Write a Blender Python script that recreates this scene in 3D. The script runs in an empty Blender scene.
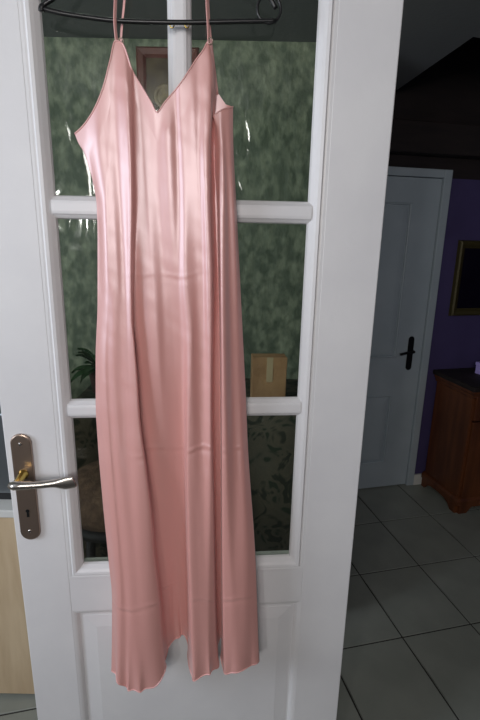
import bpy, bmesh, math, random
import numpy as np
from mathutils import Vector, Matrix, noise
random.seed(7)
S = bpy.context.scene
COL = S.collection

# ---------------------------------------------------------------- camera
F, CX, CY = 470.0, 240.0, 360.0
CAMZ = 1.65
_d = np.array([205 - CX, 2120 - CY, F]); _d /= np.linalg.norm(_d)      # straight down, seen from the camera
_y = np.array([0, 0, 1.0]) - _d * _d[2]; _y /= np.linalg.norm(_y)
_x = np.cross(_d, _y)
if _x[0] < 0: _x = -_x
RW = np.array([_x, _y, -_d])                                          # rows: world axes in camera frame (x right, y down, z forward)
cam = bpy.data.cameras.new('camera'); cam_o = bpy.data.objects.new('camera', cam); COL.objects.link(cam_o)
cam.sensor_fit = 'VERTICAL'; cam.sensor_height = 36; cam.sensor_width = 24; cam.lens = F * 36 / 720
cam.clip_start = 0.02
right, up, back = RW @ np.array([1, 0, 0]), RW @ np.array([0, -1, 0]), RW @ np.array([0, 0, -1])
M = Matrix([[right[i], up[i], back[i], 0] for i in range(3)] + [[0, 0, 0, 1]])
M.translation = (0, 0, CAMZ)
cam_o.matrix_world = M
S.camera = cam_o

# ---------------------------------------------------------------- world, lights, exposure
w = bpy.data.worlds.new('world'); S.world = w; w.use_nodes = True
w.node_tree.nodes['Background'].inputs[0].default_value = (0.5, 0.55, 0.62, 1)
w.node_tree.nodes['Background'].inputs[1].default_value = 0.12
def area(name, loc, target, size, energy, colr, sy=None):
    l = bpy.data.lights.new(name, 'AREA'); l.energy = energy; l.color = colr; l.size = size
    if sy: l.shape = 'RECTANGLE'; l.size_y = sy
    o = bpy.data.objects.new(name, l); COL.objects.link(o); o.location = loc
    o.rotation_euler = (Vector(target) - Vector(loc)).to_track_quat('-Z', 'Y').to_euler()
    return o
area('room_lamp', (-0.15, -1.25, 2.10), (0.0, 0.95, 2.0), 0.6, 15, (1.0, 0.95, 0.93), 0.5)
area('wall_lamp', (-0.72, -1.4, 1.76), (-0.2, 1.0, 1.5), 0.10, 5, (1.0, 0.98, 0.95))
area('left_fill', (-2.2, -0.2, 1.85), (0.1, 1.0, 1.85), 0.9, 26, (0.80, 0.88, 1.0), 1.1)  # added soft cool fill from the left; no window is built there
area('green_wall_fill', (-0.25, 1.35, 2.36), (0.0, 2.0, 1.2), 0.4, 1.9, (0.95, 1.0, 0.95))  # added unseen fill that brightens the green wall behind the glass
area('corridor_fill', (2.2, 1.4, 1.9), (0.9, 2.9, 0.8), 0.6, 0.40, (0.62, 0.78, 1.0))  # added weak bluish fill for the hall, without a source of its own
S.view_settings.view_transform = 'Standard'; S.view_settings.look = 'None'
S.view_settings.gamma = 1; S.view_settings.use_curve_mapping = False
S.view_settings.exposure = 0.30

# ---------------------------------------------------------------- helpers
def srgb(r, g, b):
    f = lambda c: ((c / 255 + 0.055) / 1.055) ** 2.4 if c > 10 else c / 255 / 12.92
    return (f(r), f(g), f(b), 1)
def mat(name, col, rough=0.6, metal=0.0, col2=None, scale=8, stretch=(1, 1, 1), bump=0.0, bscale=60, detail=4, lo=0.35, hi=0.65, **kw):
    m = bpy.data.materials.new(name); m.use_nodes = True
    nt = m.node_tree; b = nt.nodes['Principled BSDF']
    b.inputs['Base Color'].default_value = col; b.inputs['Roughness'].default_value = rough; b.inputs['Metallic'].default_value = metal
    for k, v in kw.items(): b.inputs[k.replace('_', ' ')].default_value = v
    tc = nt.nodes.new('ShaderNodeTexCoord'); mp = nt.nodes.new('ShaderNodeMapping'); mp.inputs['Scale'].default_value = stretch
    nt.links.new(tc.outputs['Object'], mp.inputs[0])
    if col2:
        n = nt.nodes.new('ShaderNodeTexNoise'); n.inputs['Scale'].default_value = scale; n.inputs['Detail'].default_value = detail
        r = nt.nodes.new('ShaderNodeValToRGB'); r.color_ramp.elements[0].position = lo; r.color_ramp.elements[1].position = hi
        r.color_ramp.elements[0].color = col; r.color_ramp.elements[1].color = col2
        nt.links.new(mp.outputs[0], n.inputs['Vector']); nt.links.new(n.outputs[0], r.inputs[0]); nt.links.new(r.outputs[0], b.inputs['Base Color'])
    if bump:
        n2 = nt.nodes.new('ShaderNodeTexNoise'); n2.inputs['Scale'].default_value = bscale; n2.inputs['Detail'].default_value = 3
        bp = nt.nodes.new('ShaderNodeBump'); bp.inputs['Strength'].default_value = bump; bp.inputs['Distance'].default_value = 0.01
        nt.links.new(mp.outputs[0], n2.inputs['Vector']); nt.links.new(n2.outputs[0], bp.inputs['Height']); nt.links.new(bp.outputs[0], b.inputs['Normal'])
    return m
def tag(o, label=None, category=None, group=None, kind=None):
    if label: o['label'] = label
    if category: o['category'] = category
    if group: o['group'] = group
    if kind: o['kind'] = kind
    return o
def empty(name, loc=(0, 0, 0), rz=0.0, **k):
    o = bpy.data.objects.new(name, None); COL.objects.link(o); o.location = loc; o.rotation_euler = (0, 0, rz)
    o.empty_display_size = 0.05
    return tag(o, **k)
def obj(name, bm, m, parent=None, smooth=False, bevel=0.0, loc=None, **k):
    if isinstance(bm, bmesh.types.BMesh):
        bmesh.ops.recalc_face_normals(bm, faces=bm.faces)
        me = bpy.data.meshes.new(name); bm.to_mesh(me); bm.free()
    else: me = bm
    if not me.materials: me.materials.append(m)
    if smooth:
        for p in me.polygons: p.use_smooth = True
    o = bpy.data.objects.new(name, me); COL.objects.link(o)
    if parent: o.parent = parent
    if loc: o.location = loc
    if bevel:
        b = o.modifiers.new('bevel', 'BEVEL'); b.width = bevel; b.segments = 2; b.limit_method = 'ANGLE'
    return tag(o, **k)
def box(x0, x1, y0, y1, z0, z1, bm=None):
    bm = bm or bmesh.new()
    v = [bm.verts.new((x, y, z)) for z in (z0, z1) for y in (y0, y1) for x in (x0, x1)]
    for f in ((0, 1, 3, 2), (4, 5, 7, 6), (0, 1, 5, 4), (2, 3, 7, 6), (0, 2, 6, 4), (1, 3, 7, 5)): bm.faces.new([v[i] for i in f])
    return bm
def prism(pts, axis, a, b, bm=None):
    """polygon pts (2D) extruded along axis 'y' (pts = x,z), 'x' (pts = y,z) or 'z' (pts = x,y)"""
    bm = bm or bmesh.new()
    mk = {'y': lambda p, c: (p[0], c, p[1]), 'x': lambda p, c: (c, p[0], p[1]), 'z': lambda p, c: (p[0], p[1], c)}[axis]
    A = [bm.verts.new(mk(p, a)) for p in pts]; B = [bm.verts.new(mk(p, b)) for p in pts]
    bm.faces.new(A); bm.faces.new(B[::-1])
    for i in range(len(pts)): j = (i + 1) % len(pts); bm.faces.new((A[i], A[j], B[j], B[i]))
    return bm
def ring(x0, x1, z0, z1, prof, bm=None):
    """rectangular moulding; prof = closed profile of (outward offset, y)"""
    bm = bm or bmesh.new(); rows = []
    for o, y in prof:
        rows.append([bm.verts.new(c) for c in ((x0 - o, y, z0 - o), (x1 + o, y, z0 - o), (x1 + o, y, z1 + o), (x0 - o, y, z1 + o))])
    n = len(prof)
    for i in range(n):
        for j in range(4): bm.faces.new((rows[i][j], rows[i][(j + 1) % 4], rows[(i + 1) % n][(j + 1) % 4], rows[(i + 1) % n][j]))
    return bm
def tube(pts, rad, seg=10, bm=None, closed=False, flat=None):
    """tube through pts; rad a number or list; flat = list of (width, height) radii"""
    bm = bm or bmesh.new(); P = [Vector(p) for p in pts]; n = len(P); rows = []; side = None
    for i in range(n):
        t = (P[(i + 1) % n] - P[i - 1]) if closed else (P[min(i + 1, n - 1)] - P[max(i - 1, 0)])
        t.normalize()
        if side is None: side = t.orthogonal().normalized() if abs(t.z) > 0.9 else t.cross(Vector((0, 0, 1))).normalized()
        side = (side - t * side.dot(t)).normalized(); up_ = t.cross(side)
        if flat: a, b = flat[i]
        else: a = b = rad[i] if isinstance(rad, (list, tuple)) else rad
        rows.append([bm.verts.new(P[i] + side * a * math.cos(q) + up_ * b * math.sin(q)) for q in (2 * math.pi * k / seg for k in range(seg))])
    for i in range(n if closed else n - 1):
        A, B = rows[i], rows[(i + 1) % n]
        for k in range(seg): bm.faces.new((A[k], A[(k + 1) % seg], B[(k + 1) % seg], B[k]))
    if not closed: bm.faces.new(rows[0][::-1]); bm.faces.new(rows[-1])
    return bm
def lathe(prof, seg=24, bm=None, c=(0, 0, 0)):
    bm = bm or bmesh.new(); rows = []
    for r, z in prof: rows.append([bm.verts.new((c[0] + max(r, 1e-4) * math.cos(2 * math.pi * k / seg), c[1] + max(r, 1e-4) * math.sin(2 * math.pi * k / seg), c[2] + z)) for k in range(seg)])
    for A, B in zip(rows, rows[1:]):
        for k in range(seg): bm.faces.new((A[k], A[(k + 1) % seg], B[(k + 1) % seg], B[k]))
    bm.faces.new(rows[0][::-1]); bm.faces.new(rows[-1]); return bm
def spline(ctrl, n=8):
    P = [Vector(p) for p in ctrl]; P = [P[0]] + P + [P[-1]]; out = []
    for i in range(1, len(P) - 2):
        for k in range(n):
            t = k / n; a, b, c, d = P[i - 1:i + 3]
            out.append(0.5 * ((2 * b) + (c - a) * t + (2 * a - 5 * b + 4 * c - d) * t * t + (3 * b - a - 3 * c + d) * t ** 3))
    return out + [P[-2]]

# ---------------------------------------------------------------- materials
white_paint = mat('white_door_paint', srgb(226, 225, 226), 0.42, col2=srgb(219, 218, 220), scale=5, bump=0.05, bscale=40)
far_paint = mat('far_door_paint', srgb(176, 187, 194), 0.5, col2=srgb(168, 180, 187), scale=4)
purple = mat('purple_wall_paint', srgb(72, 62, 106), 0.8, col2=srgb(66, 56, 98), scale=5, bump=0.1)
green = mat('green_wall_finish', srgb(88, 98, 80), 0.6, col2=srgb(146, 152, 128), scale=24, stretch=(1.2, 1, 0.8), detail=10, lo=0.40, hi=0.72, bump=0.8, bscale=25)
plaster = mat('white_plaster', srgb(215, 215, 210), 0.85, bump=0.1, bscale=80)
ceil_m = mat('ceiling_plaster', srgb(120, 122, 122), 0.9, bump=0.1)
tile_m = mat('floor_tile_glaze', srgb(138, 142, 134), 0.38, col2=srgb(148, 151, 143), scale=6, bump=0.04, bscale=20)
grout_m = mat('dark_grout', srgb(52, 50, 48), 0.9)
oak = mat('pale_oak_veneer', srgb(194, 170, 138), 0.5, col2=srgb(210, 188, 156), scale=5, stretch=(6, 6, 0.7), bump=0.05)
worktop_m = mat('white_worktop', srgb(215, 215, 212), 0.4)
steel = mat('grey_steel', srgb(150, 156, 160), 0.3, 0.8)
blackp = mat('black_plastic', srgb(24, 25, 26), 0.35)
black_metal = mat('black_metal', srgb(18, 18, 20), 0.4, 0.3)
wood = mat('orange_brown_wood', srgb(110, 62, 32), 0.5, col2=srgb(84, 44, 22), scale=4, stretch=(5, 5, 0.8))
darkwood = mat('dark_stained_wood', srgb(36, 26, 24), 0.7, col2=srgb(26, 18, 17), scale=5, stretch=(1, 6, 6))
gilt = mat('dull_gilt', srgb(74, 66, 34), 0.45, 0.3, bump=0.4, bscale=120)
mirror_m = mat('mirror_glass', srgb(70, 66, 72), 0.04, 1.0)
bronze = mat('champagne_metal', srgb(170, 150, 136), 0.33, 0.85, bump=0.02)
nickel = mat('brushed_nickel', srgb(205, 198, 190), 0.25, 0.95)
brass = mat('polished_brass', srgb(190, 165, 90), 0.2, 1.0)
redwood = mat('red_brown_frame', srgb(112, 44, 28), 0.5, col2=srgb(88, 34, 22), scale=9)
card = mat('brown_cardboard', srgb(190, 146, 104), 0.8, col2=srgb(170, 126, 88), scale=14, bump=0.3)
brown_fab = mat('brown_fabric', srgb(120, 92, 72), 0.9, col2=srgb(90, 66, 52), scale=30, bump=0.4, bscale=120)
leaf_m = mat('dark_leaf', srgb(52, 84, 48), 0.5, col2=srgb(36, 60, 36), scale=9)
pot_m = mat('plum_ceramic', srgb(86, 62, 60), 0.4)
mauve = mat('lilac_card', srgb(176, 160, 226), 0.6)

def cloth_print():
    m = mat('dark_floral_print', srgb(44, 44, 38), 0.85, bump=0.2, bscale=90)
    nt = m.node_tree; b = nt.nodes['Principled BSDF']; tc = [n for n in nt.nodes if n.type == 'TEX_COORD'][0]
    n = nt.nodes.new('ShaderNodeTexNoise'); n.inputs['Scale'].default_value = 9; n.inputs['Detail'].default_value = 1.5; n.inputs['Distortion'].default_value = 2.2
    r = nt.nodes.new('ShaderNodeValToRGB'); e = r.color_ramp.elements
    e[0].position = 0.38; e[0].color = srgb(54, 56, 46); e[1].position = 0.46; e[1].color = srgb(98, 90, 76)
    x = e.new(0.6); x.color = srgb(90, 84, 72); x = e.new(0.66); x.color = srgb(52, 60, 46)
    nt.links.new(tc.outputs['Object'], n.inputs['Vector']); nt.links.new(n.outputs[0], r.inputs[0]); nt.links.new(r.outputs[0], b.inputs['Base Color'])
    return m
floral = cloth_print()

def glass_mat():
    m = bpy.data.materials.new('rippled_glass'); m.use_nodes = True; nt = m.node_tree; nt.nodes.clear()
    out = nt.nodes.new('ShaderNodeOutputMaterial'); mix = nt.nodes.new('ShaderNodeMixShader')
    tr = nt.nodes.new('ShaderNodeBsdfTransparent'); tr.inputs[0].default_value = (0.86, 0.90, 0.86, 1)
    gl = nt.nodes.new('ShaderNodeBsdfGlossy'); gl.inputs['Roughness'].default_value = 0.06
    fr = nt.nodes.new('ShaderNodeFresnel'); fr.inputs[0].default_value = 1.5
    tc = nt.nodes.new('ShaderNodeTexCoord'); mp = nt.nodes.new('ShaderNodeMapping'); mp.inputs['Scale'].default_value = (20, 1, 7); mp.inputs['Rotation'].default_value = (0, 0.5, 0)
    n = nt.nodes.new('ShaderNodeTexNoise'); n.inputs['Scale'].default_value = 1.0; n.inputs['Detail'].default_value = 2; n.inputs['Distortion'].default_value = 1.2
    bp = nt.nodes.new('ShaderNodeBump'); bp.inputs['Strength'].default_value = 0.11; bp.inputs['Distance'].default_value = 0.02
    L = nt.links.new
    L(tc.outputs['Object'], mp.inputs[0]); L(mp.outputs[0], n.inputs['Vector']); L(n.outputs[0], bp.inputs['Height'])
    L(bp.outputs[0], gl.inputs['Normal']); L(bp.outputs[0], fr.inputs['Normal'])
    L(fr.outputs[0], mix.inputs[0]); L(tr.outputs[0], mix.inputs[1]); L(gl.outputs[0], mix.inputs[2]); L(mix.outputs[0], out.inputs[0])
    return m
glass = glass_mat()

def satin_mat():
    m = mat('pink_satin', srgb(222, 160, 152), 0.42, 0.0)
    nt = m.node_tree; b = nt.nodes['Principled BSDF']
    b.inputs['Metallic'].default_value = 0.0
    b.inputs['Specular IOR Level'].default_value = 0.8; b.inputs['IOR'].default_value = 1.8
    b.inputs['Specular Tint'].default_value = (0.97, 0.93, 1.0, 1)
    b.inputs['Coat Weight'].default_value = 0.55; b.inputs['Coat Roughness'].default_value = 0.44; b.inputs['Coat IOR'].default_value = 1.9
    b.inputs['Sheen Weight'].default_value = 0.15; b.inputs['Sheen Roughness'].default_value = 0.4
    b.inputs['Anisotropic'].default_value = 0.4
    tc = [n for n in nt.nodes if n.type == 'TEX_COORD'][0]
    mp = nt.nodes.new('ShaderNodeMapping'); mp.inputs['Scale'].default_value = (28, 28, 1.4)
    n = nt.nodes.new('ShaderNodeTexNoise'); n.inputs['Scale'].default_value = 1.0; n.inputs['Detail'].default_value = 3
    bp = nt.nodes.new('ShaderNodeBump'); bp.inputs['Strength'].default_value = 0.2; bp.inputs['Distance'].default_value = 0.004
    nt.links.new(tc.outputs['Object'], mp.inputs[0]); nt.links.new(mp.outputs[0], n.inputs['Vector'])
    nt.links.new(n.outputs[0], bp.inputs['Height']); nt.links.new(bp.outputs[0], b.inputs['Normal'])
    return m
satin = satin_mat()

# ================================================================ ROOM
HA = math.radians(13.5)                              # the hall runs 13.5 degrees off the view
HU = Vector((math.cos(HA), math.sin(HA), 0)); HV = Vector((-math.sin(HA), math.cos(HA), 0))
# floor: dark grout bed with separate tiles
floor = obj('floor', box(-2.4, 3.1, -2.3, 4.2, -0.05, -0.004), grout_m, kind='structure', label='floor of large pale grey tiles with dark grout joints')
TW, TL, G = 0.338, 0.392, 0.0035
tb = box(-TW / 2 + G, TW / 2 - G, -TL / 2 + G, TL / 2 - G, -0.006, 0.0)
bmesh.ops.bevel(tb, geom=[e for e in tb.edges if all(v.co.z > -0.001 for v in e.verts)], offset=0.0015, segments=1, affect='EDGES')
bmesh.ops.recalc_face_normals(tb, faces=tb.faces)
tme = bpy.data.meshes.new('tile'); tb.to_mesh(tme); tb.free()
O0 = Vector((0.956, 2.101, 0))
for i in range(-9, 7):
    for j in range(-5, 5):
        c = O0 + HU * (i + 0.5) * TW + HV * (j + 0.5) * TL
        if not (-1.7 < c.x < 2.85 and 0.35 < c.y < 3.75): continue
        if (c - Vector((1.211, 2.936, 0))).dot(HV) > 0.2: continue
        t = obj('tile', tme, tile_m, floor); t.location = (c.x, c.y, random.uniform(-0.0006, 0.0004)); t.rotation_euler = (random.uniform(-.001, .001), random.uniform(-.001, .001), HA)

# plain shell of the front room
st = lambda name, bm, m, **k: obj(name, bm, m, kind='structure', **k)
st('wall_back', box(-2.4, 3.1, -2.3, -2.2, 0, 2.4), plaster)
st('wall_left', box(-2.5, -2.4, -2.3, 4.0, 0, 2.4), plaster)
st('wall_right', box(3.1, 3.2, -2.3, 4.0, 0, 3.4), purple)
E1, E2 = Vector((0.87, 2.069, 0)), Vector((0.70, 3.68, 0))
cp = [(-2.4, -2.2), (3.1, -2.2), (3.1, E1.y + (3.1 - E1.x) * 0.24), (E1.x, E1.y), (E2.x, E2.y), (-2.4, 3.4)]
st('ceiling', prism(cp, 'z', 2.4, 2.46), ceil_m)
# green wall behind the open door and its return towards the far door
st('wall_green', box(-2.4, 0.50, 2.15, 2.25, 0, 2.4), green, label='mottled green wall seen through the glass of the open door')
st('wall_return', prism([(0.50, 2.15), (0.50, 2.25), (0.20, 3.3), (0.12, 3.3), (0.42, 2.15)], 'z', 0, 2.4), plaster)
# far wall (purple) with the far door
FW = empty('wall_far', (1.211, 2.936, 0), HA, kind='structure', label='purple wall at the far end of the hall')
DX0, DX1, DZ = -0.86, -0.055, 1.985                    # leaf of the far door in the wall's frame
st_child = lambda name, bm, m, **k: obj(name, bm, m, FW, **k)
st_child('wall_surface', box(0.0, 2.2, 0, 0.12, 0, 1.99), purple)
st_child('upper_boarding', box(0.0, 2.2, 0, 0.12, 1.99, 3.4), darkwood)
st_child('wall_surface', box(-1.6, -0.915, 0, 0.12, 0, 3.4), purple)
st_child('wall_surface', box(-0.915, 0.0, 0, 0.12, 2.035, 3.4), darkwood)
D2 = empty('door_2', (1.211, 2.936, 0), HA, kind='structure', label='closed pale panelled door at the end of the hall')
cas = [(0, 0.02), (0, -0.008), (0.010, -0.016), (0.042, -0.016), (0.05, -0.010), (0.05, 0.02)]
fr = bmesh.new()
box(DX0 - 0.055, DX0 - 0.004, -0.016, 0.05, 0, DZ + 0.05, fr); box(DX1 + 0.004, DX1 + 0.055, -0.016, 0.05, 0, DZ + 0.05, fr); box(DX0 - 0.004, DX1 + 0.004, -0.016, 0.05, DZ + 0.004, DZ + 0.05, fr)
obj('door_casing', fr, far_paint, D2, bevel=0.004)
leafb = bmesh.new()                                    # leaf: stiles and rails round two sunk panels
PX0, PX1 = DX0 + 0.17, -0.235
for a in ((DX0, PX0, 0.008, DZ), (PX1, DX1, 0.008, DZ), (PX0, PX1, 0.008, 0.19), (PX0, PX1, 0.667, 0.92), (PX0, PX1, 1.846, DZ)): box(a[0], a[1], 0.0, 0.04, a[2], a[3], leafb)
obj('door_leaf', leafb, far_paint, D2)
for z0, z1 in ((0.19, 0.667), (0.92, 1.846)):
    pb = box(PX0, PX1, 0.010, 0.03, z0, z1)
    ring(PX0 + 0.05, PX1 - 0.05, z0 + 0.05, z1 - 0.05, [(0.0, 0.010), (0.0, 0.0), (0.02, 0.002), (0.045, 0.0095), (0.045, 0.012)], pb)
    box(PX0 + 0.05, PX1 - 0.05, 0.0, 0.012, z0 + 0.05, z1 - 0.05, pb)
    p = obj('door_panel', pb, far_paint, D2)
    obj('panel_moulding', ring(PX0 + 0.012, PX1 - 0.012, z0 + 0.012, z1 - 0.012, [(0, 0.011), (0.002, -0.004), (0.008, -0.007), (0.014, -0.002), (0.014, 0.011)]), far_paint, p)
def rounded_plate(cx, z0, z1, hw, y0, y1, seg=12):
    pts = [(cx + hw * math.cos(math.pi * k / seg), z1 - hw + hw * math.sin(math.pi * k / seg)) for k in range(seg + 1)]
    pts += [(cx - hw * math.cos(math.pi * k / seg), z0 + hw - hw * math.sin(math.pi * k / seg)) for k in range(seg + 1)]
    return prism(pts, 'y', y0, y1)
hp = obj('handle_plate', rounded_plate(-0.138, 0.832, 1.052, 0.019, -0.009, 0.0), black_metal, D2, bevel=0.002)
obj('lever', tube(spline([(-0.138, -0.004, 0.962), (-0.138, -0.045, 0.962), (-0.150, -0.055, 0.962), (-0.185, -0.055, 0.960), (-0.235, -0.052, 0.950)], 6), 0.008), black_metal, hp, True)
# skirting right of the far door
st('baseboard_far', box(0.0, 0.9, -0.014, 0.0, 0, 0.075), plaster, loc=None).matrix_world = Matrix.Translation((1.211, 2.936, 0)) @ Matrix.Rotation(HA, 4, 'Z')
# dark stairwell above the hall: side, roof and a beam over the far door
W = lambda a, b: (1.211 + a * HU.x + b * HV.x, 2.936 + a * HU.y + b * HV.y)
st('wall_stairwell', prism([(E1.x, E1.y), (E2.x, E2.y), (E2.x - .05, E2.y), (E1.x - .05, E1.y - .05), (3.1, E1.y + 2.23 * .24 - .05), (3.1, E1.y + 2.23 * .24)], 'z', 2.46, 3.4), darkwood)
sl = bmesh.new()
q = [W(-1.0, 0.1), W(2.3, 0.1), W(2.3, -1.7), W(-1.0, -1.7)]
vs = [sl.verts.new((q[0][0], q[0][1], 2.75)), sl.verts.new((q[1][0], q[1][1], 2.75)), sl.verts.new((q[2][0], q[2][1], 3.4)), sl.verts.new((q[3][0], q[3][1], 3.4))]
vt = [sl.verts.new(v.co + Vector((0, 0, 0.06))) for v in vs]
sl.faces.new(vs); sl.faces.new(vt[::-1])
for i in range(4): j = (i + 1) % 4; sl.faces.new((vs[i], vs[j], vt[j], vt[i]))
st('ceiling_slope', sl, darkwood, label='dark sloping wooden ceiling above the far end of the hall')
bmm = box(-0.5, 2.0, -0.10, -0.001, 2.10, 2.26)
bo = st('trim_1', bmm, darkwood, bevel=0.006, label='dark wooden beam across the far wall above the door')
bo.matrix_world = Matrix.Translation((1.211, 2.936, 0)) @ Matrix.Rotation(HA, 4, 'Z')

# ================================================================ THE OPEN GLAZED DOOR
DY = math.radians(5)
DN = np.array([-math.sin(DY), math.cos(DY), 0]); DU = np.array([math.cos(DY), math.sin(DY), 0])
def dl(px, py, d=0.0):
    """a point of the photograph on the plane d in front of the door's face, in the door's frame"""
    r = RW @ np.array([px - CX, py - CY, F]); qq = r * ((1 - d) / (r @ DN))
    return float(qq @ DU), -d, float(qq[2] + CAMZ)
ORG = (float(DN[0]), float(DN[1]), 0.0)
D1 = empty('door_1', ORG, DY, kind='structure', label='open white door with six glass panes, silver lever handle and pink dress hung on it')
X0, X1, ZB, ZT = -0.434, 0.384, 0.008, 2.15
GX0, GX1, GZ0, GZ1 = -0.292, 0.230, 0.858, 2.09        # whole glazed opening
TH = 0.04
def prof_bar(w):   # half width, cross-section of stepped glazing bar (offset, y)
    return [(-w, .012), (-w, .007), (-w * .75, .002), (-w * .45, .001), (w * .45, .001), (w * .75, .002), (w, .007), (w, .012), (w, .030), (-w, .030)]
for nm, a in (('stile', (X0, GX0 - .028, ZB, ZT)), ('stile', (GX1 + .028, X1, ZB, ZT)), ('top_rail', (GX0 - .028, GX1 + .028, GZ1 + .028, ZT)), ('bottom_rail', (GX0 - .028, GX1 + .028, ZB, 0.18)), ('lock_rail', (GX0 - .028, GX1 + .028, 0.735, GZ0 - .028))):
    obj(nm, box(a[0], a[1], 0, TH, a[2], a[3]), white_paint, D1, bevel=0.0025 if nm == 'stile' else 0)
fp = [(0, .034), (0, .006), (.004, .002), (.010, -.002), (.016, -.003), (.020, .001), (.024, .0), (.0285, .0), (.0285, .04), (.0, .04)]
obj('glazing_moulding', ring(GX0, GX1, GZ0, GZ1, fp), white_paint, D1)
MU = -0.037
R1, R2, HW = 1.696, 1.2665, 0.0165
for (c, a, b) in ((MU, GZ0, GZ1),):
    obj('glazing_bar', prism([(c + o, y) for o, y in prof_bar(HW)], 'z', a, b), white_paint, D1)
for c in (R1, R2):
    obj('glazing_bar', prism([(y, c + o) for o, y in prof_bar(HW)], 'x', GX0, GX1), white_paint, D1)
for (a, b) in ((GX0, MU - HW), (MU + HW, GX1)):
    for (c, e) in ((R1 + HW, GZ1), (R2 + HW, R1 - HW), (GZ0, R2 - HW)):
        g = obj('glass_pane', box(a - .001, b + .001, .017, .021, c - .001, e + .001), glass, D1)
        obj('pane_bead', ring(a, b, c, e, [(0.0, .0175), (-.006, .0165), (-.004, .010), (.0, .006), (.0005, .017)]), white_paint, g)
# lower sunk panel with raised field
LX0, LX1, LZ0, LZ1 = GX0 - .028, GX1 + .028, 0.18, 0.735
obj('lower_panel', box(LX0, LX1, .010, .032, LZ0, LZ1), white_paint, D1)
pf = ring(LX0 + .055, LX1 - .055, LZ0 + .055, LZ1 - .055, [(0, .012), (0, .005), (.003, .0055), (.032, .009), (.032, .012)]); box(LX0 + .055, LX1 - .055, .005, .012, LZ0 + .055, LZ1 - .055, pf)
obj('raised_field', pf, white_paint, D1)
obj('panel_moulding', ring(LX0 + .016, LX1 - .016, LZ0 + .016, LZ1 - .016, [(0, .011), (.002, .008), (.007, .003), (.012, .001), (.0165, 0), (.0165, .011)]), white_paint, D1)
# lock plate, keyhole, screws and lever
pc = (dl(20, 445)[0] + dl(33, 530)[0]) / 2
zt_, zb_ = dl(20, 433)[2], dl(33, 538)[2]
plate = obj('handle_plate', rounded_plate(pc, zb_, zt_, 0.0225, -0.008, 0.0, 16), bronze, D1, bevel=0.003, label='champagne metal plate')
zl = dl(40, 484.5, .056)[2]
obj('keyhole', lathe([(0.0042, 0), (0.0042, .0008)], 16, None, (0, 0, 0)), blackp, plate).matrix_local = Matrix.Translation((pc, -0.0088, 1.026)) @ Matrix.Rotation(math.pi / 2, 4, 'X')
obj('keyhole', prism([(pc - .0022, 1.026), (pc + .0022, 1.026), (pc + .0030, 1.010), (pc - .0030, 1.010)], 'y', -.0090, -.0080), blackp, plate)
for zz in (zt_ - 0.024, zb_ + 0.024):
    s = obj('screw', lathe([(0.0042, 0), (0.0042, .001), (0.003, .002), (0.0005, .0022)], 14), nickel, plate)
    s.matrix_local = Matrix.Translation((pc, -0.0078, zz)) @ Matrix.Rotation(math.pi / 2, 4, 'X')
nk = lathe([(0.0115, 0), (0.0115, .004), (0.0088, .007), (0.0085, .048), (0.0088, .05)], 20)
o = obj('lever_neck', nk, brass, plate, True); o.matrix_local = Matrix.Translation((pc, -0.007, zl)) @ Matrix.Rotation(math.pi / 2, 4, 'X')
le = dl(75, 486, 0.055)
lx0 = pc - 0.013
lv = [(lx0, -.055, zl), (lx0 + .012, -.059, zl), (pc + .012, -.060, zl + .001), (pc + .045, -.058, zl), (le[0] - .045, -.055, zl + .001), (le[0] - .022, -.053, zl), (le[0] - .004, -.053, zl + .002), (le[0], -.053, zl + .003)]
fl = [(.006, .006), (.011, .0095), (.0105, .0095), (.008, .008), (.0075, .009), (.006, .015), (.004, .014), (.0025, .009)]
cu = spline(lv, 5); fi = [fl[min(i // 5, 7)] if i % 5 == 0 or i // 5 >= 7 else tuple(fl[i // 5][k] * (1 - (i % 5) / 5) + fl[i // 5 + 1][k] * (i % 5) / 5 for k in (0, 1)) for i in range(len(cu))]
obj('lever', tube(cu, 0, 16, flat=fi), nickel, plate, True, label='silver lever with a flared flat tip')

# ================================================================ HANGER
HG = empty('clothes_hanger', ORG, DY, label='thin black plastic hanger carrying the pink dress, at the top of the white door', category='hanger')
hb = spline([dl(44, 9, .022), dl(60, 13, .022), dl(85, 17, .022), dl(120, 21, .022), dl(180, 22.5, .022), dl(240, 21.5, .022), dl(276, 21, .022)], 6)
obj('hanger_bar', tube(hb, 0.0042, 10), blackp, HG, True)
neck = (-0.075, -0.022, 2.175)
L0 = Vector(dl(44, 9, .022)); Rr = Vector(dl(276, 10, .022))
obj('hanger_shoulder', tube(spline([L0 + Vector((-.004, 0, -.004)), L0 + Vector((0, 0, .006)), L0 + Vector((.03, 0, .028)), (-.18, -.022, 2.125), neck], 6), [.006] * 6 + [.0042] * 19, 10), blackp, HG, True)
obj('hanger_shoulder', tube(spline([Rr + Vector((0, 0, .002)), Rr + Vector((-.03, 0, .036)), (0.02, -.022, 2.13), neck], 6), .0042, 10), blackp, HG, True)
rc = Vector(dl(269, 9, .022))
obj('end_ring', tube([rc + Vector((.0215 * math.cos(a), 0, .0225 * math.sin(a))) for a in (2 * math.pi * k / 28 for k in range(28))], .0026, 8, closed=True), blackp, HG, True)
hook = [neck, (-.075, -.022, 2.150 + .02)] + [(-.075, .020 - .034 * math.cos(a), 2.160 + .028 * math.sin(a)) for a in (math.pi * k / 10 for k in range(0, 11))] + [(-.075, .054, 2.14)]
hook[2] = (-.075, -.016, 2.166)
obj('hook', tube(hook, .002, 8), steel, HG, True)
for px in (172, 187):
    c = Vector(dl(px, 25, .022))
    obj('small_loop', tube([c + Vector((.0038 * math.cos(a), 0, .0045 * math.sin(a))) for a in (2 * math.pi * k / 14 for k in range(14))], .0011, 6, closed=True), brass, HG, True)

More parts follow.
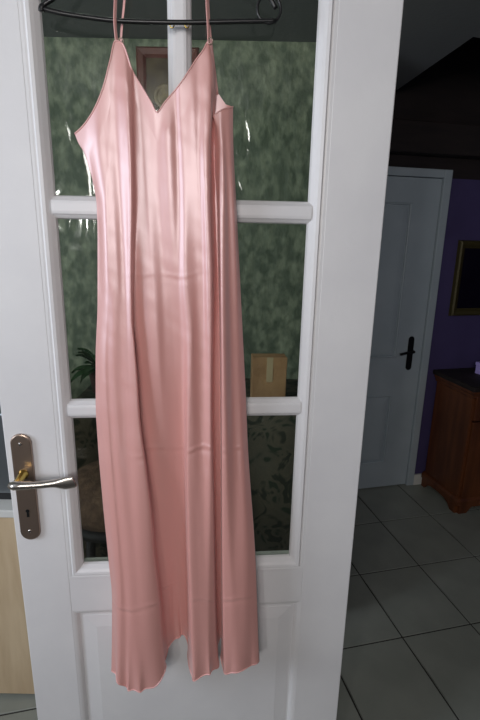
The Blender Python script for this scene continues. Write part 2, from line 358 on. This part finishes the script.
# ================================================================ THE DRESS
def pchip(x, y, xi):
    x = np.asarray(x, float); y = np.asarray(y, float); h = np.diff(x); dd = np.diff(y) / h
    m = np.zeros(len(x))
    for i in range(1, len(x) - 1):
        if dd[i - 1] * dd[i] > 0:
            w1, w2 = 2 * h[i] + h[i - 1], h[i] + 2 * h[i - 1]; m[i] = (w1 + w2) / (w1 / dd[i - 1] + w2 / dd[i])
    m[0], m[-1] = dd[0], dd[-1]
    k = np.clip(np.searchsorted(x, xi) - 1, 0, len(x) - 2); t = (xi - x[k]) / h[k]
    return ((2 * t ** 3 - 3 * t ** 2 + 1) * y[k] + (t ** 3 - 2 * t ** 2 + t) * h[k] * m[k] + (-2 * t ** 3 + 3 * t ** 2) * y[k + 1] + (t ** 3 - t ** 2) * h[k] * m[k + 1])
# each fold line: (top x, y), {y: x, ...}, (hem x, y), distances off the door at the top, at waist, at the hem
COLS = [
 ((75, 134), {144: 79, 152: 84, 167: 89, 185: 94, 205: 97, 240: 98, 300: 98, 360: 96, 400: 96, 440: 98, 500: 103, 560: 109, 600: 112.5}, (112, 668), .020, .020, .060),
 ((83, 126), {144: 87, 152: 90, 167: 93.5, 185: 97, 205: 100, 240: 101, 300: 101, 360: 99, 400: 99, 440: 102, 500: 107, 560: 112.5, 600: 115}, (115, 678), .026, .032, .085),
 ((93, 111), {150: 98, 170: 101, 200: 104, 240: 105, 300: 105, 360: 104, 400: 105, 440: 108, 500: 113, 560: 118, 600: 120}, (120, 684), .034, .046, .095),
 ((103, 87), {110: 106, 150: 107, 170: 107, 200: 109, 280: 110, 360: 108, 440: 112, 500: 117, 560: 122, 600: 125}, (127, 687), .040, .042, .094),
 ((110, 60), {110: 112, 170: 114, 200: 116, 280: 117, 360: 115, 440: 119, 500: 124, 560: 130, 600: 132}, (134, 690), .040, .050, .104),
 ((116, 41), {60: 117, 110: 119, 170: 121, 200: 122, 280: 123, 360: 123, 440: 128, 500: 132, 560: 138, 600: 141}, (143, 692), .034, .044, .106),
 ((122, 43), {60: 124, 110: 126, 170: 127, 200: 127, 240: 127, 280: 127, 360: 129, 440: 134, 500: 139, 560: 145, 600: 149}, (152, 690), .036, .056, .104),
 ((131, 67), {110: 131, 170: 132, 200: 132, 270: 131, 320: 131.5, 345: 134, 382: 137, 420: 139.5, 462: 145, 512: 151, 550: 154, 600: 160, 640: 163}, (166, 665), .038, .060, .080),
 ((134, 74), {110: 135, 170: 136, 200: 137, 270: 135, 320: 134, 345: 135, 382: 138.5, 420: 141, 462: 146, 512: 152, 550: 155.5, 600: 161}, (166, 652), .030, .022, .046),
 ((145, 92), {130: 145, 170: 145, 200: 146, 280: 148, 360: 150, 440: 157, 520: 164, 600: 171}, (173, 641), .036, .034, .022),
 ((151, 102), {130: 152, 200: 153, 280: 156, 360: 158, 440: 164, 520: 169, 600: 174}, (177, 638), .040, .048, .016),
 ((157, 112), {130: 157, 200: 160, 280: 162, 360: 164, 440: 170, 520: 174, 600: 178}, (181, 635), .038, .038, .012),
 ((165, 102), {130: 166, 200: 167, 280: 168, 360: 171, 440: 175, 520: 179, 600: 181}, (184, 634), .036, .044, .012),
 ((174, 92), {110: 174, 150: 175, 200: 176, 280: 177, 360: 181, 440: 183, 520: 185, 600: 187}, (188, 645), .034, .030, .020),
 ((181, 82), {110: 182, 150: 184, 200: 186, 280: 187, 340: 190.5, 400: 189, 475: 187.5, 540: 188.5, 600: 190.5}, (192, 681), .044, .058, .098),
 ((190, 69), {110: 192, 150: 192, 200: 193, 280: 195, 400: 196, 500: 196, 600: 198}, (199, 679), .040, .050, .096),
 ((196, 60), {110: 198, 150: 198, 200: 200, 280: 202, 400: 203, 500: 204, 600: 205}, (207, 676), .036, .044, .092),
 ((203, 50), {80: 204, 110: 205, 150: 204, 200: 205, 280: 207, 400: 209, 500: 210, 600: 211}, (213, 673), .038, .062, .088),
 ((208, 42), {60: 210, 80: 211, 110: 211, 150: 209.5, 200: 210, 280: 212, 400: 211.5, 500: 213.5, 600: 215.5}, (217.5, 668), .034, .058, .072),
 ((213, 60), {80: 215, 95: 215.5, 110: 213, 150: 212, 200: 213, 280: 215, 400: 212.8, 500: 214.6, 600: 216.5}, (218, 640), .026, .012, .010),
 ((216, 92), {110: 214, 150: 214, 200: 216, 280: 218, 400: 220, 500: 220.5, 600: 221}, (221, 630), .012, .006, .006),
 ((213, 117), {130: 217, 150: 219, 200: 220, 280: 221, 400: 222, 500: 222, 600: 222.5}, (223, 672), .026, .056, .080),
 ((218, 112), {150: 222, 200: 224, 280: 225, 400: 226, 500: 226.5, 600: 229}, (230, 675), .034, .062, .090),
 ((224, 109), {150: 226, 200: 228, 280: 230, 400: 232, 500: 235, 560: 236, 600: 238}, (238, 671), .030, .036, .084),
 ((229, 108), {150: 230, 200: 233, 280: 236, 400: 239, 440: 241, 500: 244, 560: 247, 600: 248}, (250, 668), .026, .040, .082),
 ((233, 107), {130: 233, 150: 233.5, 200: 236, 280: 240, 340: 243, 400: 246, 440: 247.5, 480: 250, 520: 253, 560: 255.5, 600: 257, 640: 258.5}, (259.5, 660), .016, .018, .062),
]
NR = 330
tt = np.linspace(0, 1, NR)
knots = []
for (tp, mid, hm, d0, dm, dh) in COLS:
    ys = [tp[1]] + sorted(k for k in mid if k > tp[1] + 4) + [hm[1]]; xs = [tp[0]] + [mid[k] for k in ys[1:-1]] + [hm[0]]
    py = tp[1] + (hm[1] - tp[1]) * tt
    px = pchip(ys, xs, py)
    dd_ = pchip([tp[1], 230, 360, hm[1] - 90, hm[1]], [d0, dm * .85 + d0 * .15, dm, dm * .25 + dh * .75, dh], py)
    knots.append([dl(a, b, c) for a, b, c in zip(px, py, dd_)])
K = np.array(knots)                                  # columns x rows x 3
dist = np.sqrt(((K[1:] - K[:-1]) ** 2).sum(2)).mean(1); s = np.concatenate([[0], np.cumsum(dist)])
NC = 300
si = np.linspace(0, s[-1], NC)
G_ = np.zeros((NC, NR, 3))
for r in range(NR):
    for c in range(3): G_[:, r, c] = pchip(s, K[:, r, c], si)
G_[:, :, 0] = np.concatenate([G_[:2, :, 0], sum(k * G_[2 + j:NC - 2 + j if j < 2 else NC, :, 0] for j, k in zip(range(-2, 3), (.1, .2, .4, .2, .1))), G_[-2:, :, 0]])
CZ = (dl(170, 273, .05)[2], dl(140, 452, .06)[2], dl(140, 608, .095)[2])
ker = np.exp(-(np.arange(-12, 13) / 5.5) ** 2 / 2); ker /= ker.sum()
pad = np.pad(G_[:, :, 1], ((12, 12), (0, 0)), mode='edge')
G_[:, :, 1] = sum(k * pad[i:i + NC] for i, k in enumerate(ker))       # cloth bends softly across the folds
k2 = np.exp(-(np.arange(-30, 31) / 10.0) ** 2 / 2); k2 /= k2.sum()
pad = np.pad(G_[:, :, 1], ((30, 30), (0, 0)), mode='edge')
soft = sum(k * pad[i:i + NC] for i, k in enumerate(k2))
wr = np.clip((0.62 - tt) / 0.3, 0, 1) * 0.55; wc = np.clip((s[17] - si) / 0.03, 0, 1)
G_[:, :, 1] += (soft - G_[:, :, 1]) * wr[None, :] * wc[:, None]       # the bodice and waist hang in broader, softer waves
def crease(z, u):
    v = 0
    for z0, amp, lo, hi, ph in ((CZ[0], .0010, 0, 0, .3), (CZ[1], .0015, 0, 0, 1.1), (CZ[2], .0026, 0, 0, 2.3)):
        k = z - z0 - .006 * math.sin(u * 23 + ph) - .004 * math.sin(u * 61 + ph)
        gate = max(0, noise.noise(Vector((u * 14, ph * 5, 0))) + .45) * (math.exp(-((u + .075) / .05) ** 2) if ph == .3 else 1)
        v += amp * gate * (math.exp(-(k / .0035) ** 2) - .7 * math.exp(-((k + .008) / .006) ** 2))
    return v
for i in range(NC):
    for r in range(NR):
        u, y, z = G_[i, r]
        edge = min(1, i / 8, (NC - 1 - i) / 8) * min(1, (r + 2) / 20)
        lower = max(0, min(1, (z - .6) / 1.0))
        n1 = noise.noise(Vector((u * 55, z * 1.3, 3.1))) * .0005 + noise.noise(Vector((u * 30 + z * 1.2, z * 1.8, 9))) * .0058 * (.55 + .6 * lower) + noise.noise(Vector((u * 30 + z * 25, z * 26, 5))) * .0005
        hw = (r / (NR - 1)) ** 26
        G_[i, r, 2] += hw * (.0025 * math.sin(u * 85) + .002 * math.sin(u * 51 + 1)); G_[i, r, 0] += hw * .003 * math.sin(si[i] * 130); G_[i, r, 1] -= hw * .003 * math.sin(si[i] * 170 + 1)
        G_[i, r, 1] -= (n1 * (0.6 + .5 * lower) + crease(z, u)) * edge
bm = bmesh.new()
V = [[bm.verts.new(G_[i, r]) for r in range(NR)] for i in range(NC)]
for i in range(NC - 1):
    for r in range(NR - 1): bm.faces.new((V[i][r], V[i][r + 1], V[i + 1][r + 1], V[i + 1][r]))
# the back of the dress: closes the tube close to the door
NB = 22
Bk = []
for k in range(1, NB):
    f = k / NB; colv = []
    for r in range(NR):
        a, b = G_[-1, r], G_[0, r]
        dn = math.sin(math.pi * f) ** .4
        y = a[1] * (1 - f) + b[1] * f; y = y * (1 - dn) + (-.0045) * dn
        pk = .035 * math.exp(-((f - .12) / .06) ** 2) * (1 - r / (NR - 1)) ** 12
        colv.append(bm.verts.new((a[0] * (1 - f) + b[0] * f + (.004 if f < .5 else 0) * 0, y, (a[2] * (1 - f) + b[2] * f) + pk + (.03 * math.sin(math.pi * f)) * (r / (NR - 1)) ** 3)))
    Bk.append(colv)
seq = [V[-1]] + Bk + [V[0]]
for A, B in zip(seq, seq[1:]):
    for r in range(NR - 1): bm.faces.new((A[r], A[r + 1], B[r + 1], B[r]))
DR = empty('satin_dress', ORG, DY, label='long pale pink satin slip dress hanging by thin straps in front of the glazed door', category='dress')
obj('dress_body', bm, satin, DR, True)
hempts = [Vector(G_[i, -1]) for i in range(0, NC, 2)]
hb2 = bmesh.new()
tube(hempts, .0015, 6, hb2)
obj('hem', hb2, satin, DR, True)
nek = [Vector(G_[i, 0]) for i in range(NC)]
obj('neckline_binding', tube(nek, .0014, 6), satin, DR, True)
def strap(ctrl, name='strap', wd=.0036):
    c = spline(ctrl, 6); obj(name, tube(c, 0, 8, flat=[(wd, .0011)] * len(c)), satin, DR, True)
# front straps rise from the peaks, pass over the shoulders of the hanger and drop behind to the back
tl, tr_ = dl(117, 44, .034), dl(209, 45, .035)
ll, lr = dl(115.5, 0, .032), dl(207, 0, .032)
strap([tl, dl(115, 22, .033), ll, (ll[0] + .004, -.030, 2.10), (ll[0] + .006, -.022, 2.128), (ll[0] + .008, -.013, 2.11), (ll[0] + .013, -.010, 2.06), dl(121, 38, .012), dl(120, 95, .009)])
strap([tr_, dl(208, 22, .033), lr, (lr[0] + .002, -.030, 2.10), (lr[0] + .002, -.022, 2.145), (lr[0] + .003, -.013, 2.11), (lr[0] + .001, -.010, 2.06), dl(210, 38, .012), dl(217, 95, .009)])
for c0 in (dl(210.5, 41, .036), dl(121, 41, .034)):
    c0 = Vector(c0)
    obj('strap_ring', tube([c0 + Vector((.0042 * math.cos(a), 0, .0052 * math.sin(a))) for a in (2 * math.pi * k / 16 for k in range(16))], .0011, 6, closed=True), bronze, DR, True)

# ================================================================ BEHIND THE GLASS
# picture in a red-brown frame on the green wall
PF = empty('framed_picture', (-0.315, 2.15, 1.985), 0, label='picture in a red-brown wooden frame on the green wall, seen above the neckline', category='picture')
obj('frame', ring(-0.088, 0.088, 0.05, 0.345, [(0, 0), (0, -.014), (.010, -.022), (.030, -.026), (.038, -.016), (.038, 0)]), redwood, PF)
obj('mount', box(-.09, .09, -.010, -.002, .048, .347), mat('olive_brown_mount', srgb(100, 82, 56), .7, col2=srgb(70, 52, 36), scale=12), PF)
pm = lathe([(.048, 0), (.046, .004), (.036, .005), (.034, .002), (.030, .002), (.0005, .003)], 28)
o = obj('medallion', pm, mat('pale_ochre_relief', srgb(150, 128, 92), .6, col2=srgb(110, 92, 64), scale=30), PF, True)
o.matrix_local = Matrix.Translation((-.012, -.010, .205)) @ Matrix.Rotation(math.pi / 2, 4, 'X')
# console with a dark floral cloth
CS = empty('covered_sideboard', (-0.2, 1.87, 0), 0, label='long sideboard under a dark floral cloth behind the glazed door', category='sideboard')
obj('sideboard_body', box(-.44, .62, -.17, .22, 0.08, .985), darkwood, CS)
for x in (-.41, .58):
    for y in (-.14, .19): obj('leg', prism([(x - .02, y - .02), (x + .02, y - .02), (x + .02, y + .02), (x - .02, y + .02)], 'z', 0, .08), darkwood, CS)
cl = bmesh.new(); n = 120; rows = []
path = [(-.455, .235), (-.455, -.19), (.64, -.19), (.64, .235)]
pp = []
for (a, b), (c, d) in zip(path, path[1:]):
    m_ = int(math.hypot(c - a, d - b) / .018); pp += [(a + (c - a) * k / m_, b + (d - b) * k / m_, (b - d), (c - a)) for k in range(m_)]
pp.append((.64, .235, 0, 1))
for j in range(9):
    z = 1.0 - .86 * j / 8; row = []
    for k, (x, y, nx, ny) in enumerate(pp):
        l = math.hypot(nx, ny) or 1; dz = .012 * (j / 8) * math.sin(k * .62) * math.sin(k * .17 + 1)
        row.append(cl.verts.new((x + nx / l * -dz, y - ny / l * (dz + .008 * j / 8), z)))
    rows.append(row)
for A, B in zip(rows, rows[1:]):
    for k in range(len(pp) - 1): cl.faces.new((A[k], A[k + 1], B[k + 1], B[k]))
cl.faces.new(rows[0])
sd = obj('cloth_cover', cl, floral, CS, True)
mo = sd.modifiers.new('thick', 'SOLIDIFY'); mo.thickness = .003
# brown card box
BX = empty('cardboard_box', (0.112, 1.765, 1.0035), math.radians(4), label='small brown cardboard box standing on the floral cloth, seen through the middle right pane', category='box')
bb = box(-.066, .066, -.035, .035, 0, .195)
obj('box_body', bb, card, BX, bevel=.002)
obj('box_flap', box(-.066, .066, -.0365, -.035, .155, .197), card, BX)
obj('tape', box(-.012, .012, -.0375, -.0355, .10, .197), mat('tape', srgb(200, 176, 140), .3), BX)
# plant in pot
PL = empty('potted_plant', (-0.56, 1.86, 1.0035), 0, label='dark leafy plant in a plum pot, seen through the middle left pane', category='plant')
obj('pot', lathe([(.045, 0), (.05, .005), (.062, .09), (.068, .095), (.068, .11), (.058, .11), (.055, .095)], 24), pot_m, PL, True)
random.seed(3)
for k in range(34):
    a = random.uniform(0, 6.28); el = random.uniform(.2, 1.35); ln = random.uniform(.09, .19)
    b = bmesh.new(); base = Vector((.02 * math.cos(a), .02 * math.sin(a), .10)); prev = None
    for q in range(7):
        t = q / 6; R_ = ln * t; p = base + Vector((math.cos(a) * R_ * math.cos(el), math.sin(a) * R_ * math.cos(el), R_ * math.sin(el) * 1.1 - .25 * ln * t * t * 2))
        wv = .022 * math.sin(math.pi * min(1, t * .97 + .03)) * (1 if t > .25 else .35); sd_ = Vector((-math.sin(a), math.cos(a), 0))
        cur = (b.verts.new(p - sd_ * wv + Vector((0, 0, .004))), b.verts.new(p + Vector((0, 0, -.003))), b.verts.new(p + sd_ * wv + Vector((0, 0, .004))))
        if prev: b.faces.new((prev[0], prev[1], cur[1], cur[0])); b.faces.new((prev[1], prev[2], cur[2], cur[1]))
        prev = cur
    lo = obj('leaf', b, leaf_m, PL, True)
# stool with a round brown cushion
SO = empty('tall_stool', (-0.42, 1.44, 0), 0.3, label='tall dark stool with a brown padded seat behind the lower left pane', category='stool')
obj('seat', lathe([(.16, .70), (.165, .71), (.165, .725), (.14, .73)], 32), darkwood, SO, True)
obj('seat_cushion', lathe([(.14, .729), (.158, .74), (.168, .775), (.165, .82), (.14, .85), (.08, .862), (.01, .865)], 36), brown_fab, SO, True)
for k in range(4):
    a = math.pi / 4 + k * math.pi / 2
    obj('leg', tube([(.17 * math.cos(a), .17 * math.sin(a), 0), (.12 * math.cos(a), .12 * math.sin(a), .705)], [.012, .016], 10), darkwood, SO, True)
obj('foot_ring', tube([(.152 * math.cos(a), .152 * math.sin(a), .24) for a in (2 * math.pi * k / 32 for k in range(32))], .007, 8, closed=True), steel, SO, True)

# ================================================================ KITCHEN SIDE (left)
KC = empty('base_cabinet', (-1.25, 1.55, 0), 0, label='pale oak base cabinet at the lower left, beside the door handle edge', category='cabinet')
obj('carcass', box(-.55, .562, -.19, .24, .012, .755), oak, KC, bevel=.002)
for x0, x1 in ((-.548, .004), (.008, .560)):
    dpo = obj('cabinet_door', box(x0, x1, -.212, -.192, .016, .750), oak, KC, bevel=.002)
    obj('knob', lathe([(.005, 0), (.005, .012), (.013, .018), (.014, .024), (.004, .028)], 16), steel, dpo, True).matrix_local = Matrix.Translation((x0 + .05, -.212, .66)) @ Matrix.Rotation(math.pi / 2, 4, 'X')
obj('plinth', box(-.55, .562, -.17, .24, 0, .012), blackp, KC)
tag(obj('worktop', box(-.57, .570, -.225, .25, .755, .782), worktop_m, bevel=.003, loc=(-1.25, 1.55, 0)), 'white worktop on the pale oak cabinet at the left edge', 'worktop')
MW = empty('worktop_oven', (-1.05, 1.55, .782), 0, label='grey metal oven with a dark foot strip on the white worktop at the left edge', category='oven')
obj('oven_body', box(-.28, .31, -.17, .18, .028, .31), steel, MW, bevel=.006)
obj('oven_base', box(-.27, .30, -.16, .17, 0.0, .028), blackp, MW)
obj('oven_door', box(-.27, .16, -.178, -.170, .045, .295), mat('grey_glass', srgb(140, 148, 154), .3), MW, bevel=.003)
obj('oven_handle', tube([(-.24, -.178, .27), (-.24, -.20, .27), (.12, -.20, .27), (.12, -.178, .27)], .006, 8), steel, MW, True)

# ================================================================ HALL FURNITURE
CB = empty('wooden_chest', (1.211 + HU.x * .06 , 2.936 + HU.y * .06, 0), HA, label='orange-brown wooden chest with a dark top beside the far door', category='chest')
CW, CD, CH = 1.0, .37, .80
obj('side_panel', box(.012, .030, -CD + .01, -.025, .075, CH), wood, CB)
obj('side_panel', box(CW - .03, CW - .012, -CD + .01, -.025, .075, CH), wood, CB)
obj('back_panel', box(.030, CW - .03, -.035, -.025, .075, CH), wood, CB)
for z0, z1, y in ((.085, .60, -CD), (.61, CH - .01, -CD)):
    for x0, x1 in ((.03, CW / 2 - .003), (CW / 2 + .003, CW - .03)):
        p = obj('chest_door' if z0 < .3 else 'drawer', box(x0, x1, y - .004, y + .016, z0, z1), wood, CB, bevel=.003)
        kx = (x1 - .05 if x0 < .3 else x0 + .05) if z0 < .3 else (x0 + x1) / 2
        obj('knob', lathe([(.006, 0), (.006, .012), (.015, .02), (.012, .028), (.002, .03)], 14), brass, p, True).matrix_local = Matrix.Translation((kx, y - .004, (z0 + z1) / 2)) @ Matrix.Rotation(math.pi / 2, 4, 'X')
def moulded(z0, pr):   # mitred band round three sides
    b = bmesh.new(); rows = []
    for o, z in pr: rows.append([b.verts.new(c) for c in ((0 - o + .012, -.02, z0 + z), (0 - o + .012, -CD - o + .004, z0 + z), (CW - .012 + o, -CD - o + .004, z0 + z), (CW - .012 + o, -.02, z0 + z))])
    for i in range(len(pr)):
        A, B = rows[i], rows[(i + 1) % len(pr)]
        for k in range(3): b.faces.new((A[k], A[k + 1], B[k + 1], B[k]))
    b.faces.new([r[0] for r in rows]); b.faces.new([r[3] for r in rows][::-1]); return b
obj('cornice', moulded(CH - .05, [(0, 0), (.010, .008), (.012, .022), (.022, .036), (.024, .05), (0, .05)]), wood, CB)
obj('chest_top', box(-.022, CW + .022, -CD - .030, -.012, CH, CH + .03), darkwood, CB, bevel=.006)
obj('base_moulding', moulded(.06, [(0, 0), (.022, 0), (.022, .025), (.012, .04), (0, .045)]), wood, CB)
def foot_skirt():     # scalloped side apron between bracket feet
    pts = [(-.025, .062), (-.025, 0), (-.055, 0), (-.075, .03), (-.12, .045), (-.19, .05), (-.26, .045), (-.30, .03), (-.325, 0), (-CD, 0), (-CD, .062)]
    return pts
for x in (-.006, CW - .012): obj('bracket_foot', prism(foot_skirt(), 'x', x, x + .020), wood, CB)
obj('apron', prism([(0.014, .062), (0.014, 0), (.07, 0), (.10, .04), (CW - .10, .04), (CW - .07, 0), (CW - .014, 0), (CW - .014, .062)], 'y', -CD - .016, -CD + .006), wood, CB)
MR = empty('framed_mirror', (1.211 + HU.x * .40 , 2.936 + HU.y * .40, 1.16), HA, label='dark mirror in a dull gilt frame on the purple wall above the chest', category='mirror')
obj('mirror_frame', ring(-.245, .245, .065, .435, [(0, -.001), (0, -.010), (.010, -.016), (.018, -.024), (.034, -.030), (.044, -.024), (.048, -.001)]), gilt, MR)
obj('mirror_glass', box(-.248, .248, -.008, -.002, .062, .438), mirror_m, MR)
LB = empty('lilac_box', (1.211 + HU.x * .335 - HV.x * .17, 2.936 + HU.y * .335 - HV.y * .17, CH + .03), HA + .2, label='small lilac box on the dark top of the wooden chest', category='box')
obj('box_body', box(-.075, .075, -.05, .05, 0, .055), mauve, LB, bevel=.003)
obj('box_lid', box(-.078, .078, -.053, .053, .055, .075), mauve, LB, bevel=.003)
